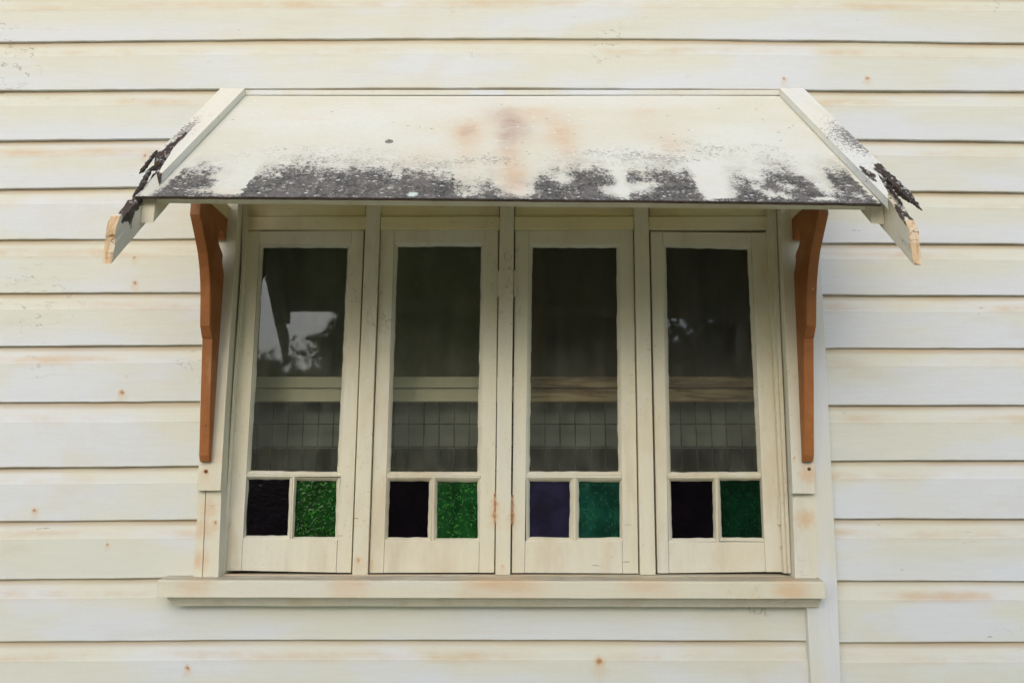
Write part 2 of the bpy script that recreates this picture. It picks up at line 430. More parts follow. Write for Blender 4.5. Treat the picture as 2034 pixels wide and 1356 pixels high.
def mat_glass():
    N = NM('window_glass')
    w = N.noise(2.6, N.scale((1, 1, 0.8)), 2, 0.5)
    w2 = N.noise(9, None, 2, 0.5)
    bmp = N.bump(N.m('ADD', w, N.m('MULTIPLY', w2, 0.05)), 0.10, 0.02)
    gl = N.node('ShaderNodeBsdfGlossy', {'Color': (0.70, 0.82, 0.98, 1), 'Roughness': 0.03, 'Normal': bmp})
    tr = N.node('ShaderNodeBsdfTransparent', {'Color': (0.84, 0.88, 0.84, 1)})
    fr = N.node('ShaderNodeFresnel', {'IOR': 1.62})
    m1 = N.node('ShaderNodeMixShader')
    N.t.links.new(N.m('MULTIPLY', fr.outputs[0], 0.62, clamp=True), m1.inputs[0])
    N.t.links.new(tr.outputs[0], m1.inputs[1]); N.t.links.new(gl.outputs[0], m1.inputs[2])
    # dust film plus painted haze of bright reflections, thicker toward the bottom rail
    z = N.xyz()[2]
    dz = N.rng(z, CAMZ + 0.62, CAMZ + 0.30, 0.035, 0.085)
    ds = N.m('MULTIPLY', dz, N.rng(N.noise(16, N.scale((1, 1, 0.5)), 5, 0.7), 0.25, 0.75, 0.5, 1.5))
    sc = N.rng(N.noise(70, N.scale((2.2, 1, 0.35)), 3, 0.6), 0.765, 0.80, 0, 0.5)
    ds = N.m('ADD', ds, N.m('MULTIPLY', sc, N.rng(N.noise(5, None, 2), 0.5, 0.6)), clamp=True)
    df = N.node('ShaderNodeBsdfDiffuse', {'Color': (0.50, 0.53, 0.44, 1)})
    m2 = N.node('ShaderNodeMixShader')
    N.t.links.new(ds, m2.inputs[0]); N.t.links.new(m1.outputs[0], m2.inputs[1]); N.t.links.new(df.outputs[0], m2.inputs[2])
    N.t.links.new(m2.outputs[0], N.out.inputs[0])
    return N.mat
M_glass = mat_glass()

def mat_cglass(name, c1, c2, glint_curls=0.0, bump=0.5, rough=0.16):
    N = NM(name)
    wv = N.node('ShaderNodeVectorMath', {0: N.pos, 1: N.node('ShaderNodeVectorMath', {0: N.noise(40, color=True), 3: 0.03}, operation='SCALE').outputs[0]}, operation='ADD').outputs[0]
    vo = N.voro(78, wv, 'F1')
    ring = N.m('MULTIPLY', N.rng(vo, 0.40, 0.45), N.rng(vo, 0.51, 0.46))
    ring = N.m('MULTIPLY', ring, N.rng(N.noise(75, N.scale((1, 1, 1), loc=(3, 2, 2)), 2), 0.48, 0.58))
    big = N.noise(16, None, 3)
    col = N.mix(N.rng(big, 0.35, 0.68), c1, tuple(c * 0.45 for c in c1))
    col = N.mix(N.m('MULTIPLY', ring, glint_curls), col, c2)  # highlight glints of the textured glass painted in as lighter strokes
    h = N.m('ADD', N.m('MULTIPLY', vo, -0.7), N.m('MULTIPLY', N.noise(60, None, 3), 0.8))
    N.bsdf(col, rough, N.bump(h, bump, 0.003), 0.35)
    return N.mat
G = {
 'purple': mat_cglass('purple_black_glass', (0.0035, 0.002, 0.004), (0.03, 0.02, 0.04), 0.0, 0.22),
 'navy': mat_cglass('navy_glass', (0.013, 0.011, 0.036), (0.03, 0.03, 0.08), 0.0, 0.15, 0.3),
 'green': mat_cglass('green_glass', (0.005, 0.045, 0.005), (0.09, 0.36, 0.05), 0.8),
 'green2': mat_cglass('bright_green_glass', (0.007, 0.058, 0.012), (0.09, 0.38, 0.06), 0.8),
 'teal': mat_cglass('teal_glass', (0.006, 0.056, 0.036), (0.04, 0.24, 0.09), 0.5),
 'dgreen': mat_cglass('dark_green_glass', (0.0015, 0.020, 0.007), (0.02, 0.16, 0.05), 0.25, 0.35),
}

# ------------------------------------------------------------------ the weatherboard wall
wall = empty('weatherboard_wall', (0, 0.02, 0), 'weathered cream weatherboard house wall with rust spots and yellowed, shade-painted laps around the window', 'house wall')
# bottom laps, left run / right run, as (u, v) knots
LAPS = [
 ([(0, 83.5), (600, 77.3), (1000, 75.5), (1400, 77.5), (2034, 85.6)], None),
 ([(0, 180), (437, 177), (1000, 175), (1400, 177.8), (2034, 181.5)], None),
 ([(0, 278.8), (333, 275.8), (1720, 276.7), (2034, 281)], None),
 ([(0, 374.6), (257, 371), (1800, 379), (2034, 382)], None),
 ([(0, 475.6), (396, 473.7)], [(1700, 482), (2034, 484)]),
 ([(0, 581.5), (405, 580.7)], [(1634, 584.8), (2034, 586.6)]),
 ([(0, 687.6), (402, 684.7)], [(1640, 691), (2034, 691.7)]),
 ([(0, 799), (400, 796.4)], [(1645, 804.6), (2034, 803.8)]),
 ([(0, 928.5), (391, 925)], [(1650, 914.8), (2034, 913.4)]),
 ([(0, 1035.5), (390, 1032)], [(1657, 1029.7), (2034, 1030.2)]),
 ([(0, 1150.4), (316, 1147.6), (1600, 1151)], [(1663, 1153), (2034, 1153.5)]),
 ([(0, 1274), (600, 1270), (1600, 1272)], [(1668, 1275.6), (2034, 1274.3)]),
]
XL, XR = -3.0, 3.0
def lapfun(knots):
    pts = [(W(u, v).x, W(u, v).z) for u, v in knots]
    def f(x):
        if x <= pts[0][0]: return pts[0][1]
        for (xa, za), (xb, zb) in zip(pts, pts[1:]):
            if x <= xb: return za + (zb - za) * (x - xa) / (xb - xa)
        return pts[-1][1]
    return f
XCASL = W(400, 800, 0).x + 0.02
XCOV = W(1636, 900, 0).x
cl = MB()
def board(fb, ft, x0, x1, seed):
    n = max(2, int((x1 - x0) / 0.02))
    y_off = random.uniform(-0.0012, 0.0012)
    secs, bvs = [], []
    prof = [(0.015, 0.0, 0.0), (0.0020, 0.0, 0.0), (0.0, 0.0016, 0.006), (0.0, 0.20, 0.2), (0.0, 0.45, 0.45), (0.0, 0.685, 0.685), (0.0012, 0.71, 0.71),
            (0.0040, 0.80, 0.80), (0.0078, 0.90, 0.9), (0.0098, 0.985, 0.985), (0.0098, 1.06, 1.06)]
    vs, fs, bv = [], [], []
    for i in range(n + 1):
        x = x0 + (x1 - x0) * i / n
        wb = 0.0011 * nz(x * 3.1, seed) + 0.0007 * nz(x * 17, seed + 3)
        wt = 0.0011 * nz(x * 3.1, seed - 1) + 0.0007 * nz(x * 17, seed + 2)
        zb, zt = fb(x) + wb, ft(x) + wt
        bow = 0.0012 * nz(x * 1.3, seed + 40) + 0.0006 * nz(x * 9, seed + 50)
        for k, (yy, q, b) in enumerate(prof):
            z = zb + 0.0016 if k == 2 else zb + (zt - zb) * q
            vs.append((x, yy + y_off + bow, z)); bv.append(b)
    m = len(prof)
    for i in range(n):
        for k in range(m - 1):
            a = i * m + k
            fs.append((a, a + m, a + m + 1, a + 1))
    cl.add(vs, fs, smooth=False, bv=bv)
EXPO = 0.1635
def const(z): return lambda x: z
rows = []
for l, r in LAPS:
    rows.append((lapfun(l), lapfun(r) if r else lapfun(l)))
ztop = rows[0][0](0) 
prev = (lambda x: rows[0][0](x) + EXPO, lambda x: rows[0][1](x) + EXPO)
above = []
for k in range(14, 0, -1):
    above.append((lambda x, k=k: rows[0][0](x) + EXPO * k, lambda x, k=k: rows[0][1](x) + EXPO * k))
below = []
for k in range(1, 7):
    below.append((lambda x, k=k: rows[-1][0](x) - EXPO * k, lambda x, k=k: rows[-1][1](x) - EXPO * k))
allrows = above + rows + below
first = len(above)
for i in range(1, len(allrows)):
    (bl, br), (tl, tr) = allrows[i], allrows[i - 1]
    j = i - first
    if j <= 3:
        board(bl, tl, XL, XR, i)
    else:
        board(bl, tl, XL, XCASL if j <= 10 else XCOV, i)
        board(br, tr, XCOV, XR, i + 30)
        if j == 10:
            pass
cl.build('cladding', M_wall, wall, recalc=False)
# vertical cover board right of the window
cv = MB()
ys = -0.019
edge = [(375, 1618, 1623), (450, 1611, 1627), (583, 1611, 1634), (691, 1614, 1640), (804, 1617, 1645), (915, 1619, 1650.5), (1029, 1622, 1656.7), (1152, 1600, 1662.7), (1356, 1611, 1670.6), (1560, 1621, 1680)]
seq = []
for v, ul, ur in edge:
    a, b = W(min(ul, 1601 + (v - 1152) * 0.049), v, ys), W(ur, v, ys)
    seq.append([a, b, Vector((b.x, 0.012, b.z)), Vector((a.x, 0.012, a.z))])
cv.sweep(seq)
cv.build('cover_board', M_cover, wall, bevel=0.0015)
# the eave that overhangs above the picture
ev = MB()
ev.box(XL, XR, -0.62, 0.3, 4.20, 4.24)
ev.box(XL, XR, -0.66, -0.62, 4.14, 4.32)
ev.build('eave', M_cover, wall)
# corner: back of the wall, keeps the room dark
bk = MB()
zt_ = CAMZ + 0.90; zs_ = CAMZ - 0.25
bk.box(XL, XCASL, 0.016, 0.10, 0.0, 4.2)
bk.box(XCOV - 0.03, XR, 0.016, 0.10, 0.0, 4.2)
bk.box(XCASL, XCOV - 0.03, 0.016, 0.10, zt_, 4.2)
bk.box(XCASL, XCOV - 0.03, 0.016, 0.10, 0.0, zs_)
bk.build('wall_studs', M_dark, wall)

# ------------------------------------------------------------------ the window
win = empty('casement_window', (0, 0.03, CAMZ - 0.25), 'cream timber window of four narrow casements with coloured glass along the bottom, under the hood', 'window')
YC, YS, YM, YG = -0.020, 0.036, 0.024, 0.056
def column(mb, pts_l, pts_r, y0, y1):
    """upright following measured edges: pts = (v, u)"""
    secs = []
    vs_ = sorted(set([v for v, _ in pts_l] + [v for v, _ in pts_r]))
    def at(p, v):
        for (va, ua), (vb, ub) in zip(p, p[1:]):
            if v <= vb: return ua + (ub - ua) * (v - va) / (vb - va)
        return p[-1][1]
    for v in vs_:
        a, b = W(at(pts_l, v), v, y0), W(at(pts_r, v), v, y0)
        secs.append([a, b, Vector((b.x, y1, b.z)), Vector((a.x, y1, a.z))])
    mb.sweep(secs)
# casings
cas = MB()
column(cas, [(372, 414), (581, 404), (798, 397), (927, 395), (1031, 391), (1146, 383)], [(372, 427), (581, 419), (798, 414), (1031, 406), (1146, 401.3)], YC, 0.09)
column(cas, [(372, 428.2), (581, 420.2), (798, 415.2), (1031, 407.2), (1146, 402.5)], [(372, 475), (533, 465), (800, 448), (985, 439.5), (1146, 433.5)], YC - 0.001, 0.09)
cas.build('casing', M_casing, win, bevel=0.0015)
cas = MB()
column(cas, [(372, 1548), (606, 1557), (780, 1566), (985, 1574), (1148, 1579.5)], [(372, 1606), (780, 1617), (985, 1621), (1148, 1627)], YC, 0.09)
cas.build('casing', M_casing, win, bevel=0.0015)
# packing strips that carry the brackets
st = MB()
column(st, [(390, 414), (581, 404.5), (798, 397.5), (919, 394.5), (974, 391)], [(390, 474), (533, 465.5), (800, 448), (974, 438)], YC - 0.016, YC)
st.build('packing_strip', M_casing, win, bevel=0.0012)
st = MB()
column(st, [(390, 1549), (606, 1557), (780, 1566), (980, 1574.5)], [(390, 1610), (780, 1616), (980, 1619)], YC - 0.016, YC)
st.build('packing_strip', M_casing, win, bevel=0.0012)
for (u, v) in ((409, 936), (1607, 931)):
    s = MB(); p = W(u, v, YC - 0.016)
    s.tube(p + Vector((0, 0.001, 0)), p + Vector((0, -0.0022, 0)), 0.0052, 0.0044, 14)
    s.tube(p + Vector((0, -0.0021, 0)), p + Vector((0, -0.0026, 0)), 0.0016, 0.0016, 8)
    s.build('screw', M_screw, win)
# stop beads in the right reveal and the left reveal
jb = MB()
column(jb, [(372, 483), (535, 479), (769, 462.5), (1138, 441)], [(372, 492), (459, 489), (535, 484.7), (769, 468), (1138, 446)], 0.020, 0.09)
column(jb, [(372, 1524), (462, 1525), (660, 1534), (1138, 1557)], [(372, 1531), (462, 1533), (660, 1542), (1138, 1564.5)], 0.020, 0.09)
column(jb, [(372, 1532.2), (462, 1534), (660, 1543), (1138, 1565.5)], [(372, 1541), (462, 1543.5), (660, 1551), (1138, 1571.5)], 0.008, 0.09)
jb.build('jamb', M_window, win, bevel=0.0012)
# mullions
for L, Rr in (([(372, 729), (457, 725.5), (780, 712.5), (1141, 699.5)], [(372, 757), (457, 754), (780, 742), (1141, 730)]),
              ([(372, 993.5), (457, 992.5), (780, 987.5), (1141, 984)], [(372, 1022), (457, 1021), (780, 1017), (1141, 1013.5)]),
              ([(372, 1257), (457, 1260.5), (800, 1266.5), (1141, 1272)], [(372, 1287), (457, 1289), (780, 1295), (1141, 1302.5)])):
    mu = MB(); column(mu, L, Rr, YM, 0.085)
    mu.build('mullion', M_window, win, bevel=0.0014)
# transom rails and the fixed panels above them
for a, b in ((490.5, 727.2), (756, 992.6), (1022.4, 1259), (1289, 1524)):
    tr = MB()
    tr.quad([(a, 430.5), (b, 430), (b - 0.3, 455.3), (a - 0.3, 455.6)], YM + 0.004, 0.085)
    tr.build('transom_rail', M_trimx, win, bevel=0.0014)
    pn = MB()
    pn.quad([(a + 1, 360), (b - 1, 360), (b - 1, 429.5), (a + 1, 430)], YM + 0.016, 0.08)
    pn.build('transom_panel', M_trimx, win, bevel=0.001)
hd = MB()
hd.quad([(400, 330), (1625, 330), (1620, 376), (405, 374)], -0.024, 0.09)
hd.build('head_board', M_trimx, win)
# sill and the moulding beneath it
si = MB()
yb, yf = 0.09, -0.068
zb_ = W(1000, 1139, 0.036).z
L_, R_ = W(313, 1151, yf), W(1637.5, 1154, yf)
LB, RB = W(313, 1186, yf), W(1637, 1188.5, yf)
n = 90; secs = []
for i in range(n + 1):
    t = i / n
    x = L_.x + (R_.x - L_.x) * t
    zt = L_.z + (R_.z - L_.z) * t + 0.0007 * nz(x * 9, 1); zl = LB.z + (RB.z - LB.z) * t + 0.0008 * nz(x * 7, 4)
    inside = -0.90 < x < 0.86
    yy = yf + 0.0007 * nz(x * 6, 9)
    back = yb if (W(383, 1146, YC).x + 0.02 < x < W(1627, 1146, YC).x - 0.02) else 0.013
    secs.append([Vector((x, back, zb_ + 0.001)), Vector((x, yy + 0.004, zt)), Vector((x, yy, zt - 0.004)), Vector((x, yy, zl)), Vector((x, back, zl))])
si.sweep(secs)
si.build('sill', M_sill, win, bevel=0.001)
ap = MB()
secs = []
x0a, x1a = W(332, 1188, -0.05).x, W(1631, 1190, -0.05).x
for i in range(81):
    t = i / 80
    x = x0a + (x1a - x0a) * t
    zl = LB.z + (RB.z - LB.z) * t
    drop = 0.027 + 0.0008 * nz(x * 6, 3)
    ins = 0.018 * max(0, 1 - i / 1.0) if i == 0 else 0
    secs.append([Vector((x, 0.012, zl - 0.0005)), Vector((x, -0.052, zl - 0.0005)), Vector((x, -0.050, zl - 0.006)), Vector((x, -0.040, zl - 0.012)),
                 Vector((x, -0.031, zl - 0.022)), Vector((x, -0.028, zl - drop)), Vector((x, 0.012, zl - drop))])
# mitred left return
for k, p in enumerate(secs[0]): p.x += max(0.0, (p.y + 0.052)) * 0.45 if k not in (0, 6) else 0.028
ap.sweep(secs)
ap.build('sill_moulding', M_window, win)

# casements
def wob_strip(mb, p0, p1, q0, q1, n, seed, amp):
    """bead of putty: from outer edge p0-p1 (on the frame) to inner edge q0-q1 (on the glass), inner edge unsteady"""
    vs, fs = [], []
    nrm = ((q0 + q1) / 2 - (p0 + p1) / 2); nrm.y = 0; nrm.normalize()
    for i in range(n + 1):
        t = i / n
        p = p0.lerp(p1, t); q = q0.lerp(q1, t)
        w = amp * (nz(t * n * 0.21, seed) + 0.7 * nz(t * n * 0.07, seed + 5)) if 0 < i < n else 0
        q2 = q + nrm * w
        m = p.lerp(q2, 0.45); m.y = p.y + (q2.y - p.y) * 0.22
        vs += [p, m, q2]
    for i in range(n):
        for k in (0, 1):
            a = i * 3 + k
            fs.append((a, a + 1, a + 4, a + 3))
    mb.add(vs, fs, smooth=True)
def casement(out, pane, small, dark, hinges, label, kinds, mul_lab):
    (tl, tr_, br, bl) = out
    ins = 1.5
    tl = (tl[0] + ins, tl[1] + 1.0); bl = (bl[0] + ins, bl[1] - 0.6); tr_ = (tr_[0] - ins, tr_[1] + 0.6); br = (br[0] - ins, br[1] - 0.6)
    (ptl, ptr, pbr, pbl) = pane
    fr = MB()
    def li(a, b, v): return a[0] + (b[0] - a[0]) * (v - a[1]) / (b[1] - a[1])
    g = 7.5                    # width of putty bevel, survey units
    # stiles run full height; the rails fit between them
    fr.quad([tl, (ptl[0] - g, tl[1]), (pbl[0] - g - (pbr[0] - ptr[0]) * 0 + (pbl[0] - ptl[0]) * 0.44, bl[1]), bl], YS, YS + 0.036)
    fr.quad([(ptr[0] + g, tr_[1]), tr_, br, (pbr[0] + g + (pbr[0] - ptr[0]) * 0.44, br[1])], YS, YS + 0.036)
    e = 0.5
    xl_t, xl_b = ptl[0] - g + e, pbl[0] - g + (pbl[0] - ptl[0]) * 0.44 + e
    xr_t, xr_b = ptr[0] + g - e, pbr[0] + g + (pbr[0] - ptr[0]) * 0.44 - e
    def X(side, v):
        a, b = ((xl_t, xl_b) if side == 0 else (xr_t, xr_b))
        return a + (b - a) * (v - tl[1]) / (bl[1] - tl[1])
    fr.quad([(X(0, tl[1]), tl[1] + 0.3), (X(1, tr_[1]), tr_[1] + 0.3), (X(1, ptr[1] - g), ptr[1] - g), (X(0, ptl[1] - g), ptl[1] - g)], YS + 0.0006, YS + 0.035)
    vb = small[0][3][1]
    fr.quad([(X(0, vb + g), vb + g), (X(1, vb + g), vb + g), (X(1, br[1]), br[1] - 0.3), (X(0, bl[1]), bl[1] - 0.3)], YS + 0.0006, YS + 0.035)
    # middle bar and the short muntin
    vm = (pbl[1] + small[0][0][1]) / 2
    fr.quad([(X(0, vm), vm - 3), (X(1, vm), vm - 2.4), (X(1, vm), vm + 3.4), (X(0, vm), vm + 2.8)], YS + 0.003, YS + 0.034)
    ma, mb_ = (small[0][1][0] + small[1][0][0]) / 2, (small[0][2][0] + small[1][3][0]) / 2
    fr.quad([(ma - 3, vm + 3.3), (ma + 3, vm + 3.3), (mb_ + 3, vb + g), (mb_ - 3, vb + g)], YS + 0.004, YS + 0.034)
    o = fr.build('casement', M_window, win, label=label, bevel=0.0012)
    # putty round each opening
    pt = MB()
    def ring(q, ex, seed):
        cx = sum(p[0] for p in q) / 4; cy = sum(p[1] for p in q) / 4
        outq = [(q[0][0] - ex[0], q[0][1] - ex[1]), (q[1][0] + ex[2], q[1][1] - ex[1]), (q[2][0] + ex[2], q[2][1] + ex[3]), (q[3][0] - ex[0], q[3][1] + ex[3])]
        P = [W(u, v, YS + 0.0015) for u, v in outq]
        Q = [W(u, v, YG - 0.0005) for u, v in q]
        for k in range(4):
            a, b = k, (k + 1) % 4
            n = int((Q[a] - Q[b]).length / 0.006)
            wob_strip(pt, P[a], P[b], Q[a], Q[b], n, seed + k * 11, 0.0018)
    s0 = random.uniform(0, 100)
    ring(pane, (g, g, g, (vm - pbl[1]) - 2), s0)
    tp = small[0][0][1] - vm - 2.5
    ring(small[0], (g - 0.5, tp, (ma - small[0][1][0]) - 2.2, g), s0 + 50)
    ring(small[1], ((small[1][0][0] - ma) - 2.2, tp, g - 0.5, g), s0 + 70)
    pt.build('putty', M_window, o, recalc=True)
    gp = MB(); gp.quad([(pane[0][0] - 5, pane[0][1] - 5), (pane[1][0] + 5, pane[1][1] - 5), (pane[2][0] + 5, pane[2][1] + 5), (pane[3][0] - 5, pane[3][1] + 5)], YG, YG + 0.003)
    # a single sheet: keep only the front face so the reflection is not doubled
    gp.f = [gp.f[0]]; gp.m = gp.m[:1]; gp.sm = gp.sm[:1]
    gp.build('glass_pane', M_glass, o, label='clear glass pane with dust and painted reflection haze on its lower half', recalc=False)
    for q, kd, lb in zip(small, kinds, mul_lab):
        c = MB(); c.quad([(q[0][0] - 4, q[0][1] - 4), (q[1][0] + 4, q[1][1] - 4), (q[2][0] + 4, q[2][1] + 4), (q[3][0] - 4, q[3][1] + 4)], YG, YG + 0.004)
        c.build('coloured_pane', G[kd], o, label=lb)
    for (u, va, vb2, rusty) in hinges:
        h = MB()
        a, b = W(u, va, YS - 0.003), W(u, vb2, YS - 0.003)
        h.tube(a, b, 0.0042, None, 10)
        for k in range(4):
            p = a.lerp(b, k / 3); d = (b - a).normalized() * 0.0035
            h.tube(p - d, p + d, 0.0054, None, 10)
        h.build('hinge', M_hinge_rust if rusty else M_window, o, label='rusty hinge' if rusty else None)
    return o
casement([(489, 457.6), (724, 457.2), (698.4, 1137.5), (446.5, 1133.5)], [(524, 492), (691, 493), (669.7, 936.7), (497.8, 934.5)],
         [[(494, 952), (575.5, 952), (571, 1063), (488.6, 1063)], [(590, 953.7), (668.4, 954.7), (665.7, 1065.6), (584, 1065)]], 0,
         [(483.6, 540, 583, False), (454.5, 984, 1037, False)], 'leftmost casement, closed', ('purple', 'green'), ('purple-black glass', 'green patterned glass'))
casement([(755, 456.6), (991.3, 456.3), (983, 1137.5), (732, 1138)], [(790.7, 490), (956, 490.5), (947.6, 936.7), (775.6, 936)],
         [[(775, 955.4), (852.6, 956.4), (850, 1066.6), (770.5, 1066.6)], [(869, 956.4), (948.3, 956.4), (948.3, 1068.3), (867, 1067.6)]], 0,
         [(990.8, 541, 587, False), (984.4, 982, 1034, True)], 'second casement from the left', ('purple', 'green2'), ('black glass', 'bright green patterned glass'))
casement([(1022.2, 456.8), (1259, 456.6), (1269.6, 1139), (1015, 1138)], [(1058, 492), (1224.4, 493), (1227.8, 935.4), (1052, 936)],
         [[(1052, 955.4), (1131.8, 956.4), (1130.8, 1066.6), (1052, 1066.6)], [(1149.8, 956.4), (1230.5, 956.4), (1231, 1066.6), (1149.8, 1067.6)]], 0,
         [(1022.8, 540, 586, False), (1016, 985, 1037, True)], 'third casement from the left', ('navy', 'teal'), ('navy blue glass', 'teal patterned glass'))
casement([(1290.8, 459), (1523.4, 461.2), (1555.4, 1136), (1304.5, 1138.5)], [(1323, 492), (1484, 496), (1504.6, 936.7), (1332, 937)],
         [[(1332, 955.4), (1415, 955.4), (1417, 1067.3), (1335, 1068.3)], [(1430, 954), (1511.4, 954), (1516.5, 1067.3), (1434, 1066.6)]], 0,
         [(1526.6, 541, 584, False), (1548, 988, 1039, False)], 'rightmost casement', ('purple', 'dgreen'), ('black glass', 'dark green glass'))

# ------------------------------------------------------------------ the hood
awn = empty('window_hood', (0, 0, CAMZ + 0.65), 'sloping cream window hood, black mould along its lower edge, rotten barge ends, brown brackets', 'awning')
S2 = math.sqrt(2)
def TL(d): return (2.28 - d) * S2
def P(x, d, off=0.0): return Vector((x, CAMY + d, CAMZ + d - K_TOP + off))
def st_of(u, v):
    p = A(u, v); return p.x, p.y - CAMY
# mould outline in slope coordinates
EDGE = [(262, 400), (330, 372), (345, 352), (370, 338), (400, 332), (430, 340), (445, 372), (465, 392), (478, 385), (490, 352), (510, 342), (540, 335), (585, 326), (620, 330), (680, 334),
        (720, 331), (762, 330), (800, 343), (831, 338), (861, 337), (892, 350), (916, 368), (937, 375), (957, 366), (967, 354), (977, 366), (992, 382), (1012, 378), (1052, 382),
        (1062, 366), (1072, 343), (1097, 346), (1133, 336), (1152, 332), (1179, 331), (1206, 341), (1221, 366), (1236, 394), (1246, 378), (1250, 342), (1280, 340), (1330, 336), (1375, 344),
        (1386, 366), (1396, 396), (1440, 396), (1452, 372), (1462, 346), (1490, 350), (1512, 362), (1524, 342), (1552, 334), (1590, 344), (1625, 352), (1640, 338), (1668, 332), (1690, 345), (1712, 370), (1732, 392), (1760, 402)]
EK = [st_of(*p) for p in EDGE]
def edge_d(x):
    if x <= EK[0][0]: return EK[0][1]
    for (xa, da), (xb, db) in zip(EK, EK[1:]):
        if x <= xb: return da + (db - da) * (x - xa) / max(1e-6, xb - xa)
    return EK[-1][1]
def ell(x, d, u, v, ru, rv):
    cx, cd = st_of(u, v)
    rx = abs(st_of(u + ru, v)[0] - cx); rd = abs(st_of(u, v + rv)[1] - cd)
    return math.exp(-(((x - cx) / rx) ** 2 + ((d - cd) / rd) ** 2))
HOLES = [(455, 368, 26, 22, 1.2), (1225, 378, 30, 12, 1.3), (1270, 372, 22, 9, 1.2), (1120, 356, 22, 9, 0.9), (1420, 372, 26, 30, 1.3), (1300, 366, 14, 8, .5), (1530, 385, 16, 8, 0.9), (1500, 372, 10, 7, .7),
         (1560, 372, 22, 9, 0.6), (1640, 372, 20, 16, 1.0), (1600, 340, 20, 12, 0.8), (1030, 380, 24, 8, 0.8), (1640, 395, 30, 3, 1.0), (400, 378, 28, 8, 0.6), (1565, 392, 14, 5, .7), (930, 385, 20, 6, .4), (1710, 388, 18, 10, .5)]
STAIN = [(928, 262, 26, 20, 1.0), (930, 300, 26, 40, 0.45), (1015, 330, 28, 60, 0.75), (1030, 360, 22, 24, 0.7), (1115, 265, 30, 26, 0.75), (1130, 300, 24, 30, 0.5), (1070, 225, 70, 12, 0.45), (1290, 240, 40, 40, 0.35), (1330, 290, 30, 20, 0.4), (1000, 235, 120, 30, 0.35)]
MAUVE = [(1015, 248, 22, 30, 1.0), (930, 262, 14, 12, 0.55), (1040, 258, 20, 18, 0.5), (1005, 280, 16, 22, 0.5), (985, 225, 26, 14, .35)]
SPECK = [(700, 300, 260, 26, 0.34), (1150, 300, 160, 30, 0.36), (1350, 295, 110, 36, 0.46), (1540, 300, 110, 34, 0.48), (400, 330, 70, 30, 0.36), (860, 320, 120, 14, 0.4), (1250, 320, 120, 22, .4), (560, 312, 120, 18, .38)]
sx = [(-0.872, 0.842)]
NX, NT = 340, 130
vsx, fsx = [], []
att = {k: [] for k in ('mould', 'speck', 'stain', 'mauve', 'lichen')}
dl, dr = 1.7535, 1.7262
lc = st_of(820, 386)
for j in range(NT + 1):
    for i in range(NX + 1):
        x = -0.874 + 1.716 * i / NX
        de = dl + (dr - dl) * (i / NX) + 0.0012 * nz(x * 25, 1) + 0.0012 * nz(x * 6, 2) + 0.004 * math.sin(math.pi * i / NX)
        d = 2.279 + (de - 2.279) * j / NT
        sag = 0.0015 * nz(x * 1.7, d * 2)
        vsx.append(P(x, d, sag))
        m = (edge_d(x + 0.012 * nz(x * 30, d * 30) + 0.008 * nz(x * 80, d * 80, 4)) - d) / 0.095 + 0.40 + 0.22 * nz(x * 22, d * 22, 8)
        m = max(-0.9, min(0.95, m))
        for (u, v, a, b, w) in HOLES: m -= w * ell(x, d, u, v, a, b)
        if d < de + 0.012 and x > -0.76: m = max(m, 0.62)
        att['mould'].append(m)
        att['speck'].append(min(0.5, sum(w * ell(x, d, u, v, a, b) for u, v, a, b, w in SPECK)) * 0.62 + 0.20 * min(1, max(0, (2.10 - d) / 0.22)))
        att['stain'].append(min(1, sum(w * ell(x, d, u, v, a, b) for u, v, a, b, w in STAIN)))
        att['mauve'].append(min(1, sum(w * ell(x, d, u, v, a, b) for u, v, a, b, w in MAUVE)))
        r = math.hypot((x - lc[0]) / 0.0135, (d - lc[1]) / 0.0085) + 0.35 * nz(x * 120, d * 120)
        att['lichen'].append(max(0.0, min(1.0, (1.1 - r) * 4)))
for j in range(NT):
    for i in range(NX):
        a = j * (NX + 1) + i
        fsx.append((a, a + NX + 1, a + NX + 2, a + 1))
nb = len(vsx); cnt = (NX + 1) * (NT + 1)
sh = MB()
sh.add(vsx, fsx, smooth=False, **att)
# underside and edges, 7 mm thick
und = [p + Vector((0, 0.005, -0.005)) for p in vsx]
rim = [i for i in range(NX + 1)]
bot = [NT * (NX + 1) + i for i in range(NX + 1)]
lef = [j * (NX + 1) for j in range(NT + 1)]
rig = [j * (NX + 1) + NX for j in range(NT + 1)]
def skirt(idx):
    vs_ = []
    for k in idx: vs_ += [vsx[k], und[k]]
    return vs_, [(2 * i, 2 * i + 2, 2 * i + 3, 2 * i + 1) for i in range(len(idx) - 1)]
for idx in (rim, bot, lef, rig):
    a_, b_ = skirt(idx); sh.add(a_, b_, 1)
c4 = [und[0], und[NX], und[cnt - 1], und[cnt - 1 - NX]]
sh.add(und[bot[0]:bot[-1] + 1] + und[:NX + 1][::-1], [tuple(range(2 * (NX + 1)))], 2)
sh.build('roof_sheet', [M_sheet, M_edge, M_trimx], awn, recalc=False)
# washer screwed through the sheet
wp = A(773, 282); nrm = Vector((0, -1, 1)).normalized()
ws = MB(); ws.tube(wp + nrm * 0.0002, wp + nrm * 0.003, 0.0115, 0.010, 20); ws.tube(wp + nrm * 0.003, wp + nrm * 0.006, 0.005, 0.004, 10)
ws.build('roofing_screw', M_washer, awn)
# flashing strip between the sheet's top edge and the board above
fl = MB()
z0 = P(0, 2.279).z
fl.box(-0.826, 0.828, -0.0195, 0.006, z0 + 0.003, W(1000, 179.0, -0.0195).z)
fl.build('flashing_strip', M_cover, awn, bevel=0.001)

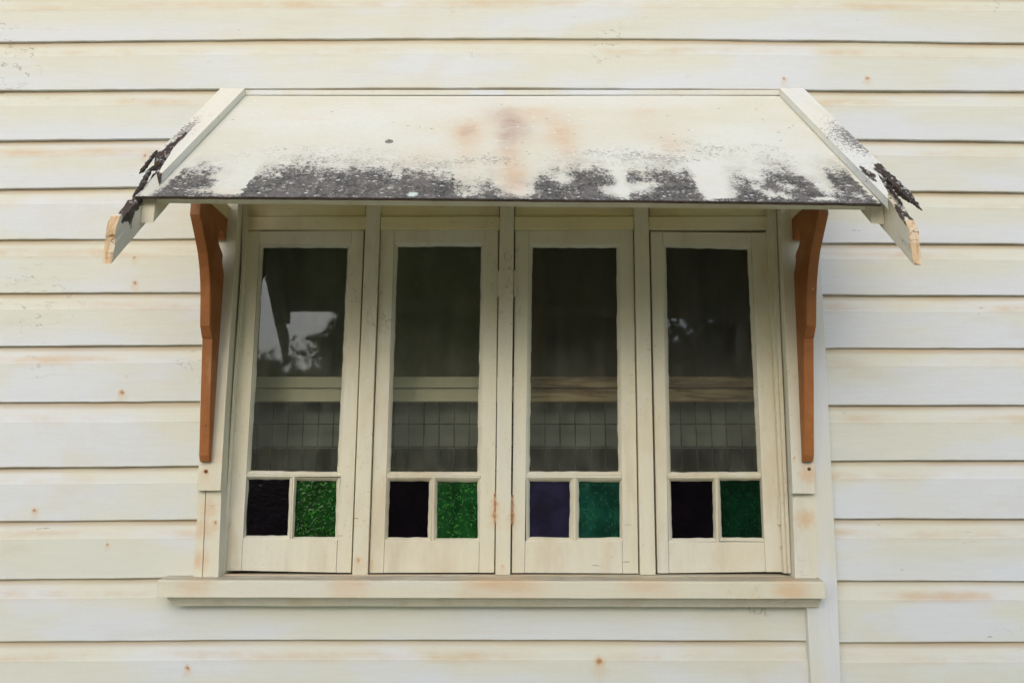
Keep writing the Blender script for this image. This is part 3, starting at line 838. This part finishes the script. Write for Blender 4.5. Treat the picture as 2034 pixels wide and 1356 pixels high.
# capping strips on the two sides, ragged at their lower ends
def capping(side, endfn, x_out, x_in, rotfn, speckfn):
    NC, NL = 16, 90
    th = 0.028
    secs, rot, spk = [], [], []
    for j in range(NL + 1):
        row = []
        for c in range(NC + 1):                       # top face, outer -> inner
            q = c / NC
            de = endfn(q)
            d = 2.272 + (de - 2.272) * j / NL
            f = (2.272 - d) / 0.55
            x = x_out(f) + (x_in(f) - x_out(f)) * q
            tz = th + 0.0006 * nz(x * 30, d * 8)
            rt = rotfn(q, d)
            tz -= max(0.0, rt - 0.35) * 0.012 * (0.6 + 0.8 * abs(nz(x * 80, d * 60)))
            row.append(P(x, d, tz)); rot.append(rt); spk.append(speckfn(q, d))
        for c in (NC, 0):                            # underside
            q = c / NC
            de = endfn(q)
            d = 2.272 + (de - 2.272) * j / NL
            f = (2.272 - d) / 0.55
            x = x_out(f) + (x_in(f) - x_out(f)) * q
            row.append(P(x, d, 0.002)); rot.append(rotfn(q, d) * 0.8); spk.append(0.0)
        secs.append(row)
    mb = MB(); mb.sweep(secs, 0, 0, 1, dict(rot=rot, speck=spk))
    return mb
def gauss(a, s): return math.exp(-(a / s) ** 2)
def interp(tab, q):
    for (a, va), (b, vb) in zip(tab, tab[1:]):
        if q <= b: return va + (vb - va) * (q - a) / (b - a)
    return tab[-1][1]
endL = lambda q: interp([(0, 1.885), (0.1, 1.895), (0.25, 1.925), (0.42, 1.935), (0.55, 1.885), (0.7, 1.835), (0.85, 1.80), (1, 1.795)], q) + 0.012 * nz(q * 11, 3) + 0.007 * nz(q * 31, 7)
def rotL(q, d):
    r = 0.95 * gauss(q - (0.30 + (d - 1.93) * 1.2), 0.13 + max(0, 1.97 - d) * 1.2) * max(0, min(1, (2.035 - d) / 0.05))
    r = max(r, 0.85 * max(0, min(1, (endL(q) + 0.022 - d) / 0.02)) * (1 if q < 0.6 else 0.75))
    return r
def spL(q, d): return 0.42 * gauss(d - 2.00, 0.12) * gauss(q - 0.25, 0.4) + 0.20
capping(-1, endL, lambda f: -0.899, lambda f: -0.824 - 0.018 * f, rotL, spL).build('capping', [M_cap, M_rot], awn, label='left capping strip, snapped off ragged')
endR = lambda q: interp([(0, 1.825), (0.3, 1.82), (0.42, 1.765), (0.5, 1.80), (0.6, 1.775), (0.8, 1.72), (1, 1.70)], q) + 0.010 * nz(q * 11, 13) + 0.006 * nz(q * 31, 17)
def rotR(q, d):
    r = 0.9 * gauss(d - 1.80, 0.035) * gauss(q - 0.80, 0.22)
    r = max(r, 0.95 * gauss(q - 0.15, 0.35) * max(0, min(1, (1.865 - d) / 0.035)))
    return r
def spR(q, d): return 0.46 * gauss(d - 1.97, 0.12) * (0.55 + 0.45 * gauss(q - 0.15, 0.5)) + 0.20
capping(1, endR, lambda f: 0.899 + 0.012 * f, lambda f: 0.8254 + 0.018 * f, rotR, spR).build('capping', [M_cap, M_rot], awn, label='right capping strip, split at its lower end')

# splinters: long ragged shards of the rotten timber
def shard(mb, pts, w, t, seed, n=40, mi=0):
    secs = []
    tot = len(pts) - 1
    for j in range(n + 1):
        s = j / n * tot; k = min(tot - 1, int(s)); fq = s - k
        c = pts[k].lerp(pts[k + 1], fq)
        dr_ = (pts[k + 1] - pts[k]).normalized()
        side = Vector((1, 0, 0)); up = dr_.cross(side).normalized()
        if up.z < 0: up = -up
        ta = min(1, (n - j + 0.6) / (n * 0.28)) * min(1, (j + 5) / 10)
        ww = w * ta * (1 + 0.6 * nz(j * 0.45, seed)); tt = t * ta * (1 + 0.7 * nz(j * 0.6, seed + 5))
        o_ = side * (0.25 * w * nz(j * 0.35, seed + 9))
        secs.append([c + o_ - side * ww / 2 - up * tt / 2, c + o_ + side * ww / 2 - up * tt * 0.4, c + o_ + side * ww * 0.45 + up * tt / 2 * (1 + 0.5 * nz(j, seed)), c + o_ + up * tt * 0.65 * (1 + 0.4 * nz(j * 1.3, seed + 2)), c + o_ - side * ww * 0.5 + up * tt * 0.4])
    mb.sweep(secs, mi)
sp = MB()
shard(sp, [A(1744, 338, .020), A(1768, 357, .020), A(1792, 380, .018), A(1832, 419, .010)], 0.020, 0.013, 3)
shard(sp, [A(1748, 350, .014), A(1765, 372, .012), A(1785, 397, .008), A(1798, 415, .004)], 0.005, 0.005, 9)
sp.build('splinter', M_rot, awn, label='long black splinter sprung away from the right capping')
sp = MB()
shard(sp, [A(312, 300, .020), A(298, 318, .016), A(284, 338, .010), A(276, 346, .008)], 0.008, 0.007, 21)
shard(sp, [A(330, 310, .016), A(312, 332, .012), A(300, 340, .008)], 0.016, 0.010, 25)
shard(sp, [A(300, 335, .010), A(290, 352, .012), A(280, 372, .006), A(262, 392, .002)], 0.010, 0.008, 35)
sp.build('splinter', M_rot, awn, label='rotten shards below the left capping')

# barge boards under the cappings
def barge(x0, x1, d_end, rotf, lab, end_top_d):
    NL, NV = 80, 10
    secs, rot = [], []
    H = 0.097
    for j in range(NL + 1):
        d = 2.27 + (d_end - 2.27) * j / NL
        row = []
        ring = []
        for k in range(NV + 1): ring.append((x1, k / NV))
        for k in range(NV, -1, -1): ring.append((x0, k / NV))
        for (x, q) in ring:
            r = rotf(q, d)
            dz = -max(0, r - 0.3) * 0.012 * (0.5 + abs(nz(x * 60, d * 45, q * 9))) if q < 0.12 else 0.0
            dx = 0.004 * max(0, r - 0.3) * nz(d * 70, q * 12, x * 9)
            if r > 0.4 and q < 0.12: dz -= 0.010 * (nz(d * 55, 2.2) + 0.5)
            tip = max(0.0, 1 - (d - d_end) / 0.05)
            dd = tip * (0.007 * nz(q * 7, x0 * 9) + 0.004 * nz(q * 19, x * 40) + 0.012 * max(0, 0.22 - q) / 0.22 - 0.006 * max(0, q - 0.8) / 0.2)
            dx += tip * 0.0022 * nz(q * 11, x * 30, 4)
            row.append(P(x + dx, d + dd, -0.002 - H * q + dz)); rot.append(r)
        secs.append(row)
    mb = MB(); mb.sweep(secs, 0, 0, 1, dict(rot=rot, speck=[0.24] * len(rot)))
    mb.build('barge_board', [M_barge, M_raw], awn, label=lab)
rbL = lambda q, d: (max(0, min(1, (1.90 - d) / 0.04)) * max(0, min(1, (d - 1.676) / 0.02)) * max(0, 1.15 - q * 2.1)) * 0.95 + 0.35 * gauss(d - 1.735, 0.03) * gauss(q - 0.5, 0.5)
rbR = lambda q, d: max(0, min(1, (1.80 - d) / 0.05)) * 0.30 * max(0, 1 - q * 1.2) + 0.28 * gauss(d - 1.70, 0.02) * gauss(q - 0.75, 0.2) + 0.42 * gauss(d - 1.69, 0.03) * gauss(q, 0.15)
barge(-0.890, -0.869, 1.672, rbL, 'left barge board, black with rot and bare at the end', 0)
barge(0.869, 0.889, 1.670, rbR, 'right barge board, cracked white paint and bare end', 0)
# rafters and the batten under the lower edge
for x0, x1, de, zb0 in ((-0.8685, -0.838, 1.778, 0), (0.838, 0.8685, 1.774, 0)):
    rf = MB(); H = 0.074; off = -0.0075
    secs = [[P(x0, 2.27, off), P(x1, 2.27, off), P(x1, 2.27, off - H), P(x0, 2.27, off - H)],
            [P(x0, de, off), P(x1, de, off), P(x1, de, off - H + 0.001), P(x0, de, off - H + 0.001)]]
    rf.sweep(secs)
    rf.build('rafter', M_casing, awn, bevel=0.0015)
bt = MB()
secs = []
for i in range(61):
    t = i / 60
    x = -0.835 + 1.650 * t
    de = dl + (dr - dl) * ((x + 0.874) / 1.716) + 0.012
    h = 0.0245 + 0.0006 * nz(x * 5, 3)
    p = P(x, de, -0.008)
    hh = 0.0135 + 0.0006 * nz(x * 5, 3)
    p = P(x, de + 0.004, -0.0075)
    secs.append([p, p + Vector((0, 0.035, 0.035)), p + Vector((0, 0.035 + hh, 0.035 - hh)), p + Vector((0, hh, -hh))])
bt.sweep(secs); bt.build('batten', M_window, awn)

# brackets: side outline in (y, z - CAMZ), cut from a 28 mm board
YB = YC - 0.016
OUT = [(YB, 0.785), (-0.240, 0.785), (-0.240, 0.728), (-0.193, 0.672), (-0.170, 0.642), (-0.152, 0.606), (-0.138, 0.565), (-0.130, 0.530), (-0.124, 0.492), (-0.117, 0.445), (-0.111, 0.437), (-0.100, 0.418), (-0.094, 0.412),
       (-0.086, 0.340), (-0.078, 0.260), (-0.066, 0.160), (-0.058, 0.088), (-0.050, 0.072), (YB, 0.068)]
def d_of(u, v, x):
    a, fy, fz = ray(u, v); t = x / a
    return (CAMY + fy * t, fz * t)
INNER_PX = [(454, 438), (455, 459), (451, 477), (447.5, 477.5), (445.5, 465), (441.5, 457), (436.5, 461), (434.6, 470), (435, 482), (437, 490), (441, 500), (443, 508), (441.8, 518), (443, 530), (445.8, 545), (446, 556), (443.8, 572), (443.2, 590), (443, 606), (440.8, 651), (436, 683), (431.6, 739), (428, 800), (425.5, 848), (420.6, 900)]
XB = -0.846
INN = [d_of(u, v, XB) for u, v in INNER_PX]
def bracket(x_in_bot, x_in_top, side, label):
    prof = []
    front = OUT[1:-1]
    back = [(min(YB - 0.001, y), z) for y, z in INN]
    poly = [(YB - 0.001, 0.785)] + front + [(YB - 0.001, 0.070)] + back[::-1][0:]
    # back points already lie on the wall side: order bottom -> top
    bm = bmesh.new()
    def X(z): return x_in_bot + (x_in_top - x_in_bot) * (z - 0.07) / 0.71
    th = 0.028
    va = [bm.verts.new((X(z), y, CAMZ + z)) for y, z in poly]
    vb = [bm.verts.new((X(z) + side * th, y, CAMZ + z)) for y, z in poly]
    n = len(poly)
    fa = bm.faces.new(va); fb = bm.faces.new(vb[::-1])
    for i in range(n):
        bm.faces.new((va[i], vb[i], vb[(i + 1) % n], va[(i + 1) % n]))
    bmesh.ops.recalc_face_normals(bm, faces=bm.faces)
    es = [e for e in bm.edges if len(e.link_faces) == 2 and e.calc_face_angle(0) > 0.9 and (fa in e.link_faces or fb in e.link_faces)]
    bmesh.ops.bevel(bm, geom=es, offset=0.0012, segments=2, affect='EDGES', clamp_overlap=True)
    bmesh.ops.triangulate(bm, faces=[f for f in bm.faces if len(f.verts) > 4])
    me = bpy.data.meshes.new('bracket'); bm.to_mesh(me); bm.free()
    o = link('bracket', me, M_brown, awn, label)
    # cream bearer on top of the bracket, running out to the rafter
    b = MB(); xa, xb = sorted((X(0.79), X(0.79) + side * 0.028))
    b.box(xa, xb, -0.385, YB - 0.0005, CAMZ + 0.7865, CAMZ + 0.828)
    b.build('bearer', M_trimx, awn)
    return o
bl_ = bracket(-0.846, -0.846, -1, 'left brown fretted bracket')
br_ = bracket(0.815, 0.832, 1, 'right brown fretted bracket')
for o_, (u, v) in ((bl_, (409, 845)), ):
    s = MB(); p = W(u, v, -0.066); s.tube(p, p + Vector((0, -0.003, 0)), 0.0028, 0.002, 8); s.build('nail_head', M_screw, o_)

# ------------------------------------------------------------------ behind the glass
rail = empty('indoor_railing', (0, 0.24, CAMZ - 0.2), 'timber rail over dark square wire mesh, seen dimly behind the glass', 'railing')
yr = 0.22
b = MB()
z1, z2, z3 = W(0, 748, yr).z, W(0, 770.5, yr).z, W(0, 797, yr).z
b.box(-1.15, 1.15, yr, yr + 0.05, z2 + 0.001, z1); b.build('top_rail', M_inrail, rail, bevel=0.002)
b = MB(); b.box(-1.15, 1.15, yr + 0.004, yr + 0.045, z3, z2 - 0.002); b.build('rail', M_inrail, rail, bevel=0.002)
b = MB()
ym = 0.245
zt2, zb2 = z3, W(0, 985, ym).z
x = -1.1
while x < 1.1:
    b.tube((x, ym, zb2), (x, ym, zt2), 0.0021, None, 6); x += 0.0482
for v in (842, 887, 934):
    z = W(0, v, ym).z
    b.tube((-1.12, ym, z), (1.12, ym, z), 0.0021, None, 6)
b.build('wire_mesh', M_wire, rail)
b = MB(); b.box(-1.15, 1.15, 0.30, 0.31, W(0, 890, 0.3).z, z3 + 0.01); b.build('backing_panel', M_panelgrey, rail)
cur = MB()
vs_, fs_ = [], []
nx = 260
for i in range(nx + 1):
    x = -1.3 + 2.6 * i / nx
    y = 0.62 + 0.030 * math.sin(x * 34 + 2 * nz(x * 3)) + 0.01 * nz(x * 20)
    vs_ += [(x, y, 0.9), (x, y, 2.9)]
for i in range(nx): fs_.append((2 * i, 2 * i + 2, 2 * i + 3, 2 * i + 1))
cur.add(vs_, fs_, smooth=True)
tag(cur.build('curtain', M_curtain, None, recalc=False), 'dark olive pleated curtain hanging in the room behind the railing', 'curtain')
rm = MB()
rm.box(-1.75, -1.70, 0.11, 2.6, 0.3, 3.0); rm.box(1.70, 1.75, 0.11, 2.6, 0.3, 3.0)
rm.box(-1.70, 1.70, 2.55, 2.6, 0.3, 3.0)
rm.box(-1.70, 1.70, 0.11, 2.55, 2.95, 3.0); rm.box(-1.70, 1.70, 0.11, 2.55, 0.3, 0.35)
tag(rm.build('room_interior', M_dark), kind='structure')

# ------------------------------------------------------------------ the garden behind the camera (seen only as reflections)
def mat_ground():
    N = NM('dry_lawn')
    n = N.noise(1.2, None, 6, 0.7)
    f = N.noise(35, None, 4, 0.7)
    col = N.mix(N.rng(n, 0.4, 0.6), (0.36, 0.32, 0.19), (0.25, 0.24, 0.11))
    col = N.mix(N.rng(f, 0.4, 0.7, 0, 0.5), col, (0.28, 0.24, 0.17))
    N.bsdf(col, 0.95, N.bump(f, 0.6, 0.02), 0.1)
    return N.mat
g = MB(); g.add([(-200, -200, 0), (200, -200, 0), (200, 200, 0), (-200, 200, 0)], [(0, 1, 2, 3)])
tag(g.build('ground', mat_ground(), recalc=False), kind='structure')
M_conc = simple('pale_bounce_concrete', (0.47, 0.465, 0.37), 0.9, 0.3, 8)  # unseen pale paving, added to bounce light up under the hood
pa = MB(); pa.box(-4, 4, -2.9, -0.25, -0.05, 0.03)
tag(pa.build('bounce_path', M_conc), kind='structure')
M_leaf = simple('leaf', (0.12, 0.15, 0.065), 0.6, 0.4, 5, (0.17, 0.18, 0.085))
M_bark = simple('bark', (0.13, 0.10, 0.075), 0.9, 0.4, 12)
def tree(x, y, h, rad, seed, label, n=22000):
    rnd = random.Random(seed)
    t = empty('garden_tree', (x, y, 0), label, 'tree', 'trees behind the camera, seen only mirrored in the glass')
    tk = MB()
    tk.tube((x, y, 0), (x + 0.1, y, h * 0.45), 0.16, 0.10, 12)
    cl_ = []
    for k in range(16):
        a = rnd.uniform(0, 6.28); r = rad * rnd.uniform(0.3, 0.75)
        e = Vector((x + r * math.cos(a), y + r * math.sin(a), h * rnd.uniform(0.24, 0.88)))
        tk.tube((x + 0.1, y, h * rnd.uniform(0.30, 0.45)), e, 0.06, 0.02, 7); cl_.append(e)
    tk.build('trunk', M_bark, t)
    cr = MB(); vs, fs = [], []
    for k in range(n):
        c = rnd.choice(cl_)
        p = c + Vector((rnd.gauss(0, 1), rnd.gauss(0, 1), rnd.gauss(0, 0.8))) * rad * 0.30
        a = Vector((rnd.uniform(-1, 1), rnd.uniform(-1, 1), rnd.uniform(-1, 1))).normalized() * rnd.uniform(.10, .22)
        b_ = a.orthogonal().normalized() * rnd.uniform(.05, .11)
        q = len(vs); vs += [p - a, p + b_, p + a, p - b_]; fs.append((q, q + 1, q + 2, q + 3))
    cr.add(vs, fs); cr.build('crown', M_leaf, t, recalc=False)
tree(-1.5, -12.5, 6.2, 1.9, 1, 'broad tree left of the middle, filling the second casement from the left with green')
tree(0.5, -14.5, 7.0, 2.3, 2, 'tallest rounded tree, mirrored in the middle of the window')
tree(5.4, -13.0, 5.6, 2.0, 3, 'smaller tree mirrored at the right edge of the rightmost casement')
tree(-2.7, -15.0, 5.4, 1.2, 4, 'slim tree mirrored at the right side of the leftmost casement')
tree(-5.0, -16.0, 4.3, 1.6, 6, 'lowest tree, mirrored in the leftmost casement beside the roof')
hg = MB(); vs, fs = [], []
rnd = random.Random(99)
for k in range(26000):
    p = Vector((rnd.uniform(-16, 16), -17.5 + rnd.gauss(0, 0.5), abs(rnd.uniform(0, 3.6) + 0.3 * nz(rnd.uniform(0, 9)))))
    a = Vector((rnd.uniform(-1, 1), rnd.uniform(-1, 1), rnd.uniform(-1, 1))).normalized() * rnd.uniform(.12, .22)
    b_ = a.orthogonal().normalized() * rnd.uniform(.07, .12)
    q = len(vs); vs += [p - a, p + b_, p + a, p - b_]; fs.append((q, q + 1, q + 2, q + 3))
hg.add(vs, fs)
tag(hg.build('hedge', M_leaf, recalc=False), 'tall dense hedge along the far side of the garden, behind the trees', 'hedge')
nh = empty('neighbour_house', (-8.5, -15, 0), 'neighbouring house with brown roof mirrored at the left of the glass', 'house')
b = MB(); b.box(-12.5, -5.6, -19, -14, 0, 2.9); b.build('wall', M_cover, nh)
b = MB(); b.add([(-13, -19.5, 2.9), (-5.1, -19.5, 2.9), (-5.1, -13.5, 2.9), (-13, -13.5, 2.9), (-11, -16.5, 4.5), (-7.2, -16.5, 4.5)],
                [(0, 1, 5, 4), (1, 2, 5), (2, 3, 4, 5), (3, 0, 4), (0, 3, 2, 1)]); b.build('roof', simple('roof_tiles', (0.16, 0.08, 0.05), 0.8, 0.3, 10), nh)
b = MB(); b.box(-13.05, -5.05, -13.5, -13.38, 2.82, 2.95); b.build('gutter', M_cover, nh)
fe = MB()
for i in range(120):
    xx = -12 + i * 0.2
    fe.box(xx, xx + 0.17, -11.02, -11.0, 0.05, 1.55 + 0.01 * (i % 3))
fo = fe.build('garden_fence', simple('fence_timber', (0.20, 0.16, 0.12), 0.9, 0.3, 10))
tag(fo, 'grey paling fence across the garden behind the camera', 'fence')
